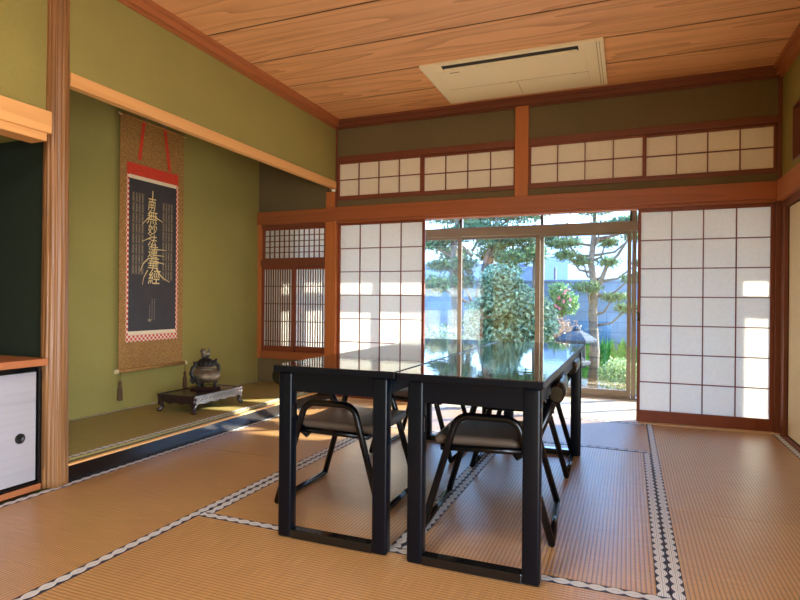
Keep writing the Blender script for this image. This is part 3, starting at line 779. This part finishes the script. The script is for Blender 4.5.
# ---------------------------------------------------------------- chairs (front towards local +X)
def arc(pc, r, a0, a1, n, y):
    return [(pc[0] + r * math.cos(a0 + (a1 - a0) * i / n), y, pc[1] + r * math.sin(a0 + (a1 - a0) * i / n)) for i in range(n + 1)]
def make_chair(label):
    r = empty('tatami_chair', (0, 0, 0), label=label, cat='chair', group=None)
    hw = .252; rt = .016
    for s in (-1, 1):
        y = s * hw; yt = s * (hw - .012)
        # inverted U: front foot - arm - rear foot; slopes meet the arc tangentially
        ang = math.atan2(.40, .125)          # slope of the legs
        zc = .435; rad = .07; xc = .075
        pts = [(.272, y, .014)]
        a0 = PI / 2 - ang
        pts += [(p[0], yt, p[2]) for p in arc((xc, zc), rad, a0, PI / 2, 6, yt)]
        pts += [(p[0], yt, p[2]) for p in arc((-xc, zc), rad, PI / 2, PI - a0, 6, yt)]
        pts += [(-.272, y, .014)]
        MB().tube(pts, rt, 12).build('arm_loop', M['tube'], r)
        MB().tube([(-.118, s * .222, .345), (-.175, s * .222, .385), (-.21, s * .222, .44), (-.28, s * .222, .61)], .0195, 10).build('back_upright', M['tube'], r)
        MB().tube([(-.20, s * .232, .372), (.20, s * .232, .362)], .014, 10).build('side_rail', M['tube'], r)
    for x in (-.272, .272):
        MB().tube([(x, -hw - .006, .014), (x, hw + .006, .014)], .0145, 12).build('floor_bar', M['tube'], r)
    MB().box(-.19, .235, -.215, .215, .368, .412, .02, 4).build('seat', M['vinyl'], r)
    MB().box(-.18, -.15, -.23, .23, .352, .368).build('cross_rail', M['tube'], r)
    MB().box(.17, .20, -.23, .23, .35, .368).build('cross_rail', M['tube'], r)
    b = MB(); b.tube([(-.284, -.247, .622), (-.284, -.238, .622), (-.288, -.10, .622), (-.29, 0, .622), (-.288, .10, .622), (-.284, .238, .622), (-.284, .247, .622)], [.026, .034, .036, .036, .036, .034, .026], 16, flat=1.2)
    b.build('backrest', M['pad'], r)
    return r
ch = make_chair('chair under the near half of the right table, backrest nearest the camera')
ch.location = (-.572, 2.615, 0); ch.rotation_euler = (0, 0, PI + math.radians(4))
for loc, rz, lab in (((-.597, 3.585, 0), PI + math.radians(1.5), 'chair under the far half of the right table, near the veranda'),
                     ((-1.325, 2.62, 0), math.radians(2), 'chair under the near half of the left table, facing right'),
                     ((-1.275, 3.62, 0), math.radians(-1), 'chair under the far half of the left table, mostly hidden behind its legs')):
    c2 = copy_tree(ch); c2.location = loc; c2.rotation_euler = (0, 0, rz); c2['label'] = 'black ' + lab
ch['label'] = 'black ' + ch['label']
for o in [o for o in COL.objects if o.name.startswith('tatami_chair') and o.parent is None]: o['group'] = 'low chairs at the black tables'

# ---------------------------------------------------------------- garden
GZ = -.38
def soil():
    m, nt, b = new_mat('garden_soil'); L = nt.links
    v = coords(nt); n = N(nt, 'ShaderNodeTexNoise', i_Scale=3.0, i_Detail=8.0); L.new(v, n.inputs['Vector'])
    r = ramp(nt, [(.35, rgb(120, 104, 84)), (.55, rgb(172, 154, 128)), (.7, rgb(150, 146, 120))]); L.new(n.outputs[0], r.inputs[0]); L.new(r.outputs[0], b.inputs['Base Color'])
    b.inputs['Roughness'].default_value = .95
    return m
struct(MB().box(-30, 30, 6.45, 60, GZ - .2, GZ).build('ground', soil()), 'bare garden ground outside the windows')
struct(MB().box(-30, 30, -20, 6.45, GZ - .25, GZ - .05).build('ground_under_house', M['stone']))
step = MB().box(-1.3, .5, 6.75, 7.15, GZ, GZ + .16, .02, 3).build('stepping_slab', M['stone']); tag(step, 'flat grey stone slab outside the right glass window', 'stone')

def blocks():
    m, nt, b = new_mat('block_wall'); L = nt.links
    tc = N(nt, 'ShaderNodeTexCoord'); sp = N(nt, 'ShaderNodeSeparateXYZ'); L.new(tc.outputs['Object'], sp.inputs[0]); cb = N(nt, 'ShaderNodeCombineXYZ')
    L.new(sp.outputs['X'], cb.inputs['X']); L.new(sp.outputs['Z'], cb.inputs['Y'])
    k = N(nt, 'ShaderNodeTexBrick', i_Scale=1.0); k.inputs['Brick Width'].default_value = .4; k.inputs['Row Height'].default_value = .2; k.inputs['Mortar Size'].default_value = .006
    k.inputs['Color1'].default_value = rgb(122, 140, 152); k.inputs['Color2'].default_value = rgb(112, 130, 143); k.inputs['Mortar'].default_value = rgb(94, 110, 124)
    L.new(cb.outputs[0], k.inputs['Vector'])
    n = N(nt, 'ShaderNodeTexNoise', i_Scale=1.5, i_Detail=6.0); L.new(tc.outputs['Object'], n.inputs['Vector'])
    r = ramp(nt, [(.35, (.75, .75, .75, 1)), (.65, (1.15, 1.15, 1.15, 1))]); L.new(n.outputs[0], r.inputs[0])
    mx = N(nt, 'ShaderNodeMix', data_type='RGBA', blend_type='MULTIPLY'); mx.inputs[0].default_value = 1; L.new(k.outputs[0], mx.inputs[6]); L.new(r.outputs[0], mx.inputs[7])
    L.new(mx.outputs[2], b.inputs['Base Color']); b.inputs['Roughness'].default_value = .9
    return m
gw = MB().box(-14, 8, 12.0, 12.15, GZ, 1.40).box(-14, 8, 11.98, 12.17, 1.40, 1.45, .01).build('garden_wall', blocks()); tag(gw, 'blue grey concrete block wall at the back of the garden', 'wall')

def building(name, x0, x1, y, d, h, wins, label, mat, roof=None):
    r = empty(name, ((x0 + x1) / 2, y, GZ), label=label, cat='building'); w = (x1 - x0) / 2
    MB().box(-w, w, 0, d, 0, h - GZ).build('walls', mat, r)
    MB().box(-w - .15, w + .15, -.2, d + .2, h - GZ, h - GZ + .18).build('roof_edge', roof or M['white_wall'], r)
    for (a, b_, z0, z1) in wins:
        MB().box(a - (x0 + x1) / 2, b_ - (x0 + x1) / 2, -.06, .02, z0 - GZ, z1 - GZ).build('window', M['grey_wall'], r)
    return r
building('house', -3.4, 6.0, 22, 8, 3.35, [(-2.95, -2.12, 1.72, 2.70), (.9, 2.2, 1.7, 2.7)], 'white neighbouring building with grey window beyond the garden wall', M['white_wall'])
building('house', -9.5, -4.3, 24, 8, 2.6, [(-7.3, -6.3, 1.2, 2.1)], 'lilac grey neighbouring house seen behind the trees at left', M['grey_wall'])

def foliage(mb, blobs, n, size, asp, rnd, shell=.55, up=0.0):
    vol = [b[3] * b[4] * b[5] for b in blobs]; tot = sum(v ** .67 for v in vol)
    for b, v in zip(blobs, vol):
        for _ in range(int(n * v ** .67 / tot)):
            d = Vector((rnd.gauss(0, 1), rnd.gauss(0, 1), rnd.gauss(0, 1))).normalized() * (shell + (1 - shell) * rnd.random() ** .6)
            mb.leaf((b[0] + d.x * b[3], b[1] + d.y * b[4], b[2] + d.z * b[5]), size * rnd.uniform(.7, 1.3), asp, rnd, up)
def plant(name, loc, label, cat, stems, blobs, n, size, asp, lm, seed, bark=None, up=0.0, shell=.45):
    """stems: list of (points, radii) local; blobs: (x, y, z, rx, ry, rz)"""
    r = empty(name, loc, label=label, cat=cat); rnd = random.Random(seed)
    if lm is LM['pine']: blobs = [(b[0], b[1], b[2], b[3] * 1.25, b[4] * 1.25, b[5] * 1.15) for b in blobs]
    s = MB()
    for pts, rad in stems: s.tube(pts, rad, 9)
    s.build('trunk', bark or M['bark'], r)
    f = MB(); foliage(f, blobs, n, size, asp, rnd, shell, up); f.build('foliage', lm, r)
    return r
LM = {'pine': leafmat('pine_needles', rgb(44, 88, 66), rgb(146, 178, 120), 2.0), 'bush': leafmat('glossy_leaves', rgb(40, 86, 64), rgb(196, 218, 176), 3.0),
      'light': leafmat('pale_leaves', rgb(120, 150, 90), rgb(206, 214, 150), 3.0), 'grass': leafmat('bright_leaves', rgb(56, 120, 44), rgb(130, 190, 70), 2.0),
      'twig': leafmat('bare_twigs', rgb(140, 110, 84), rgb(206, 170, 136), 3.0), 'camellia': leafmat('camellia_leaves', rgb(60, 110, 90), rgb(150, 190, 110), 3.0)}
# cloud-pruned pine on the right
px_, py_ = -.52, 9.5
pads = [(-.45, 0, 2.32, .24, .2, .075), (-.70, .1, 2.38, .16, .15, .06), (-.42, -.05, 2.12, .17, .15, .06), (-.50, .05, 2.55, .22, .2, .06), (-.18, .0, 2.02, .14, .12, .05),
        (.22, 0, 2.0, .15, .13, .055), (.20, .1, 2.32, .13, .12, .06), (.12, -.15, 2.55, .16, .14, .055), (.45, .0, 2.62, .22, .18, .07), (.62, .1, 2.40, .16, .15, .06), (.70, 0, 2.66, .2, .2, .06),
        (-.10, -.12, 1.60, .20, .16, .07), (.32, .05, 1.45, .2, .16, .05), (.55, .1, 1.28, .2, .18, .06), (.60, .05, 1.75, .18, .15, .06), (.72, .0, 1.98, .14, .14, .05), (0, 0, 2.85, .3, .25, .08)]
stems = [([(0, 0, 0), (.03, 0, .6), (-.01, 0, 1.2), (.02, .0, 1.6), (-.04, 0, 2.0), (.0, 0, 2.4), (.02, 0, 3.0)], [.085, .075, .07, .062, .05, .042, .02]),
         ([(.0, 0, 1.45), (.12, .0, 1.72), (.2, 0, 1.95), (.36, 0, 2.12), (.5, 0, 2.35), (.62, 0, 2.6)], [.05, .035, .028, .024, .018, .01])]
for p in pads:
    z = max(1.0, p[2] - .28); stems.append(([(0, 0, z), (p[0] * .5, p[1] * .5, z + .05), (p[0] * .85, p[1], p[2] - .03), (p[0], p[1], p[2])], [.024, .017, .012, .006]))
plant('pine_tree', (px_, py_, GZ), 'cloud-pruned pine with pale trunk behind the stone lantern', 'tree', stems, pads, 9000, .075, .12, LM['pine'], 5, up=.5, shell=.1)
# taller pines on the left
pads = [(-.55, 0, 2.45, .4, .3, .12), (-.1, .1, 2.6, .35, .3, .12), (.75, 0, 2.45, .36, .3, .13), (.40, .1, 2.7, .4, .3, .13), (1.15, 0, 2.55, .4, .3, .16), (1.32, .1, 2.22, .26, .25, .16), (1.05, -.2, 2.15, .25, .2, .12), (.15, -.1, 2.05, .2, .2, .12), (-.35, .2, 2.05, .25, .2, .1), (-.5, .3, 1.7, .3, .25, .14), (.85, .3, 1.95, .26, .22, .13), (.6, .4, 2.25, .3, .25, .12), (-.2, .5, 2.3, .3, .25, .12), (.1, 0, 1.75, .22, .2, .14), (.0, .3, 3.0, .6, .4, .15), (1.0, .3, 3.0, .6, .4, .15)]
stems = [([(0, 0, 0), (.02, 0, 1.0), (-.05, 0, 1.7), (-.05, 0, 2.4), (.02, 0, 3.0)], [.10, .085, .075, .06, .03]),
         ([(.30, 0, 0), (.35, 0, 1.0), (.45, 0, 1.65), (.56, 0, 2.1), (.68, 0, 2.5), (.75, 0, 2.9)], [.08, .07, .06, .055, .04, .02]),
         ([(1.40, .2, 0), (1.40, .2, 1.4), (1.42, .1, 2.2), (1.3, .1, 2.6)], [.05, .045, .035, .02])]
for p in pads: stems.append(([(.3 if p[0] < .5 else .6, 0, p[2] - .4), (p[0] * .8 + .1, p[1], p[2] - .12), (p[0], p[1], p[2])], [.03, .02, .008]))
plant('pine_tree', (-2.98, 10.2, GZ), 'spreading pine with bent trunks seen through the left and middle glass', 'tree', stems, pads, 19000, .09, .12, LM['pine'], 8, up=.4, shell=.1)
# big round bush
plant('round_shrub', (-1.74, 8.9, GZ), 'large rounded glossy green bush behind the middle glass', 'bush',
      [([(0, 0, 0), (.02, 0, .5), (-.2, 0, 1.2)], [.05, .04, .01]), ([(.05, 0, .2), (.2, .1, .8), (.3, .1, 1.3)], [.03, .02, .008])],
      [(0, 0, .65, .66, .5, .55), (-.06, .0, 1.36, .46, .38, .42), (.36, -.05, 1.05, .38, .34, .45), (-.40, -.05, 1.0, .32, .28, .44), (-.12, 0, 1.70, .34, .28, .26), (.36, .0, .6, .36, .3, .42)], 13000, .08, .34, LM['bush'], 21)
plant('low_shrub', (-3.1, 9.6, GZ), 'low dark bush behind the left glass', 'bush', [([(0, 0, 0), (0, 0, .5)], [.04, .02])], [(0, 0, .5, .6, .4, .45), (-.7, .1, .45, .5, .4, .4)], 2600, .07, .3, LM['bush'], 22)
# camellia with pink flowers
cam_ = plant('camellia', (-1.12, 10.6, GZ), 'light green camellia with pink flowers in front of the block wall', 'bush', [([(0, 0, 0), (.0, 0, 1.0), (.02, 0, 1.5)], [.03, .02, .01])],
      [(-.05, 0, 1.55, .2, .16, .18), (.1, 0, 1.35, .2, .16, .2), (-.1, 0, 1.25, .2, .16, .15)], 1300, .06, .32, LM['camellia'], 31)
pink = plain('pink_petals', rgb(240, 130, 150), .6); rn = random.Random(4)
for k in range(7):
    fx = MB()
    for q in range(7): fx.leaf((0, 0, 0), .045, .42, rn)
    fx.build('pink_flower', pink, cam_, loc=(rn.uniform(-.18, .2), -.18, rn.uniform(1.22, 1.6)))
# twiggy dry shrub
tw = empty('dry_shrub', (-1.12, 9.8, GZ), label='twiggy pale brown shrub left of the stone lantern', cat='bush'); rn = random.Random(9); t = MB()
for k in range(70):
    a = rn.uniform(0, 2 * PI); q = rn.uniform(.1, .42); h = rn.uniform(.55, 1.1)
    t.tube([(0, 0, 0), (q * .5 * math.cos(a), q * .5 * math.sin(a), h * .6), (q * math.cos(a), q * math.sin(a), h)], [.008, .006, .003], 5)
t.build('stem', M['bark'], tw)
f = MB(); foliage(f, [(0, 0, .85, .45, .38, .28), (-.1, 0, .6, .4, .35, .3)], 1500, .055, .25, rn, .3); f.build('foliage', LM['twig'], tw)
# lower right plants
plant('pale_shrub', (-.12, 9.1, GZ), 'pale yellow green rounded shrub at the foot of the pine', 'bush', [([(0, 0, 0), (0, 0, .3)], [.03, .01])], [(0, 0, .28, .32, .28, .27), (.25, 0, .25, .25, .25, .22)], 2200, .05, .3, LM['light'], 41)
bl = empty('broadleaf_plant', (-.1, 11.0, GZ), label='clump of bright green upright leaves along the garden wall', cat='plant'); rn = random.Random(12); f = MB()
for k in range(170):
    x = rn.uniform(-.7, .55); y = rn.uniform(-.35, .35); h = rn.uniform(.35, .78); dx = rn.uniform(-.16, .16); wv = rn.uniform(.025, .05); dy = rn.uniform(-.1, .1)
    vs = [f.bm.verts.new(q) for q in ((x - wv * .4, y, 0), (x + wv * .4, y, 0), (x + dx * .5 + wv, y + dy * .4, h * .6), (x + dx, y + dy, h), (x + dx * .5 - wv, y + dy * .4, h * .6))]
    f.bm.faces.new(vs)
f.build('leaves', LM['grass'], bl)
# stone lantern
sl_ = empty('stone_lantern', (-.70, 8.65, GZ), label='grey stone lantern with broad cap outside the right glass', cat='stone lantern')
MB().lathe([(.20, 0), (.21, .05), (.17, .12), (.12, .16)], seg=6, smooth=False).build('base', M['stone'], sl_)
MB().lathe([(.085, .15), (.075, .25), (.085, .27), (.075, .29), (.075, .42)], seg=20).build('shaft', M['stone'], sl_)
MB().lathe([(.10, .42), (.19, .47), (.20, .51), (.18, .53)], seg=6, smooth=False).build('platform', M['stone'], sl_)
fb = MB()
for k in range(6):
    a = 2 * PI * k / 6; fb.box(.105 * math.cos(a) - .02, .105 * math.cos(a) + .02, .105 * math.sin(a) - .02, .105 * math.sin(a) + .02, .53, .79)
fb.lathe([(.125, .53), (.125, .58)], seg=6, smooth=False).lathe([(.125, .74), (.125, .79)], seg=6, smooth=False)
fb.build('fire_box', M['stone'], sl_)
MB().lathe([(.27, .79), (.29, .80), (.295, .83), (.22, .885), (.13, .935), (.06, .96)], seg=6, smooth=False).build('cap', M['stone'], sl_)
MB().lathe([(.05, .955), (.06, .975), (.055, 1.0), (.02, 1.035)], seg=14).build('finial', M['stone'], sl_)
rn = random.Random(15)
for k, (x, y, s) in enumerate(((-.25, 8.1, .16), (.12, 8.35, .2), (-.95, 8.0, .14))):
    b = bmesh.new(); bmesh.ops.create_icosphere(b, subdivisions=3, radius=1)
    for v in b.verts:
        q = 1 + .18 * math.sin(3.1 * v.co.x + k) * math.cos(2.7 * v.co.y + 2 * k) + .08 * math.sin(7 * v.co.z + k)
        v.co = Vector((v.co.x * s * q, v.co.y * s * .8 * q, max(-.2, v.co.z) * s * .6 * q))
    mb = MB(); mb._merge(b)
    tag(mb.build('garden_rock', M['stone'], loc=(x, y, GZ + .02)), ['small rock on bare ground right of the lantern', 'larger rock below the pale shrub', 'small rock left of the lantern base'][k], 'rock')
pole = MB().tube([(0, 0, 0), (0, 0, 2.4)], .035, 10).build('utility_pole', M['alu_dark'], loc=(-2.05, 17.5, GZ)); tag(pole, 'thin dark pole rising behind the block wall', 'pole')

# ---------------------------------------------------------------- light
w = bpy.data.worlds.new('World'); SC.world = w; w.use_nodes = True; nt = w.node_tree
bg = nt.nodes['Background']
tc = nt.nodes.new('ShaderNodeTexCoord'); sp = nt.nodes.new('ShaderNodeSeparateXYZ'); nt.links.new(tc.outputs['Generated'], sp.inputs[0])
rp = ramp(nt, [(0.0, rgb(178, 208, 238)), (.12, rgb(160, 202, 246)), (.5, rgb(96, 156, 236))])
nt.links.new(sp.outputs['Z'], rp.inputs[0]); nt.links.new(rp.outputs[0], bg.inputs[0]); bg.inputs[1].default_value = 4.4

sd = bpy.data.lights.new('Sun', 'SUN'); sd.energy = 12; sd.angle = math.radians(.6); sd.color = (1.0, .94, .84)
so = bpy.data.objects.new('Sun', sd); COL.objects.link(so)
so.rotation_euler = Vector((-1.25, -1.0, -.70)).to_track_quat('-Z', 'Y').to_euler(); so.location = (8, 12, 8)

def area(name, loc, rot, sx, sy, e, col):
    d = bpy.data.lights.new(name, 'AREA'); d.shape = 'RECTANGLE'; d.size = sx; d.size_y = sy; d.energy = e; d.color = col
    o = bpy.data.objects.new(name, d); COL.objects.link(o); o.location = loc; o.rotation_euler = rot; return o
area('SideDaylight', (RW + .14, -.55, .90), (0, PI / 2, 0), 1.7, 3.1, 55, (1.0, .95, .86))  # unseen fill light added at the right to lift the interior
# ceiling lamp added out of view to brighten the room
lamp = empty('ceiling_lamp', (-.85, .75, ZC), label='square paper ceiling lamp overhead, outside the view', cat='ceiling lamp')
MB().box(-.24, .24, -.24, .24, -.09, -.085).box(-.25, -.235, -.25, .25, -.12, 0).box(.235, .25, -.25, .25, -.12, 0).box(-.25, .25, -.25, -.235, -.12, 0).box(-.25, .25, .235, .25, -.12, 0).build('lamp_frame', M['lattice'], lamp)
area('RoomLamp', (-.85, .75, 2.66), (0, 0, 0), .44, .44, 16, (1.0, .95, .87))

# ---------------------------------------------------------------- camera
cd = bpy.data.cameras.new('Camera'); cam = bpy.data.objects.new('Camera', cd); COL.objects.link(cam)
r = Vector((0.92756987, 0.37354466, 0.00886117)); u = Vector((-0.00802417, -0.00379564, 0.9999606)); fw = Vector((-0.37356358, 0.92760443, 0.00052334))
cam.matrix_world = Matrix(((r.x, u.x, -fw.x, 0), (r.y, u.y, -fw.y, 0), (r.z, u.z, -fw.z, 1.0), (0, 0, 0, 1)))
cd.sensor_width = 36; cd.lens = 25.535; cd.clip_start = .05; cd.clip_end = 200
SC.camera = cam
SC.view_settings.view_transform = 'Standard'; SC.view_settings.look = 'None'; SC.view_settings.gamma = 1; SC.view_settings.use_curve_mapping = False
SC.view_settings.exposure = 1.42
SC.cycles.use_denoising = True
SC.cycles.max_bounces = 10; SC.cycles.diffuse_bounces = 6; SC.cycles.transparent_max_bounces = 24
SC.cycles.sample_clamp_indirect = 6.0
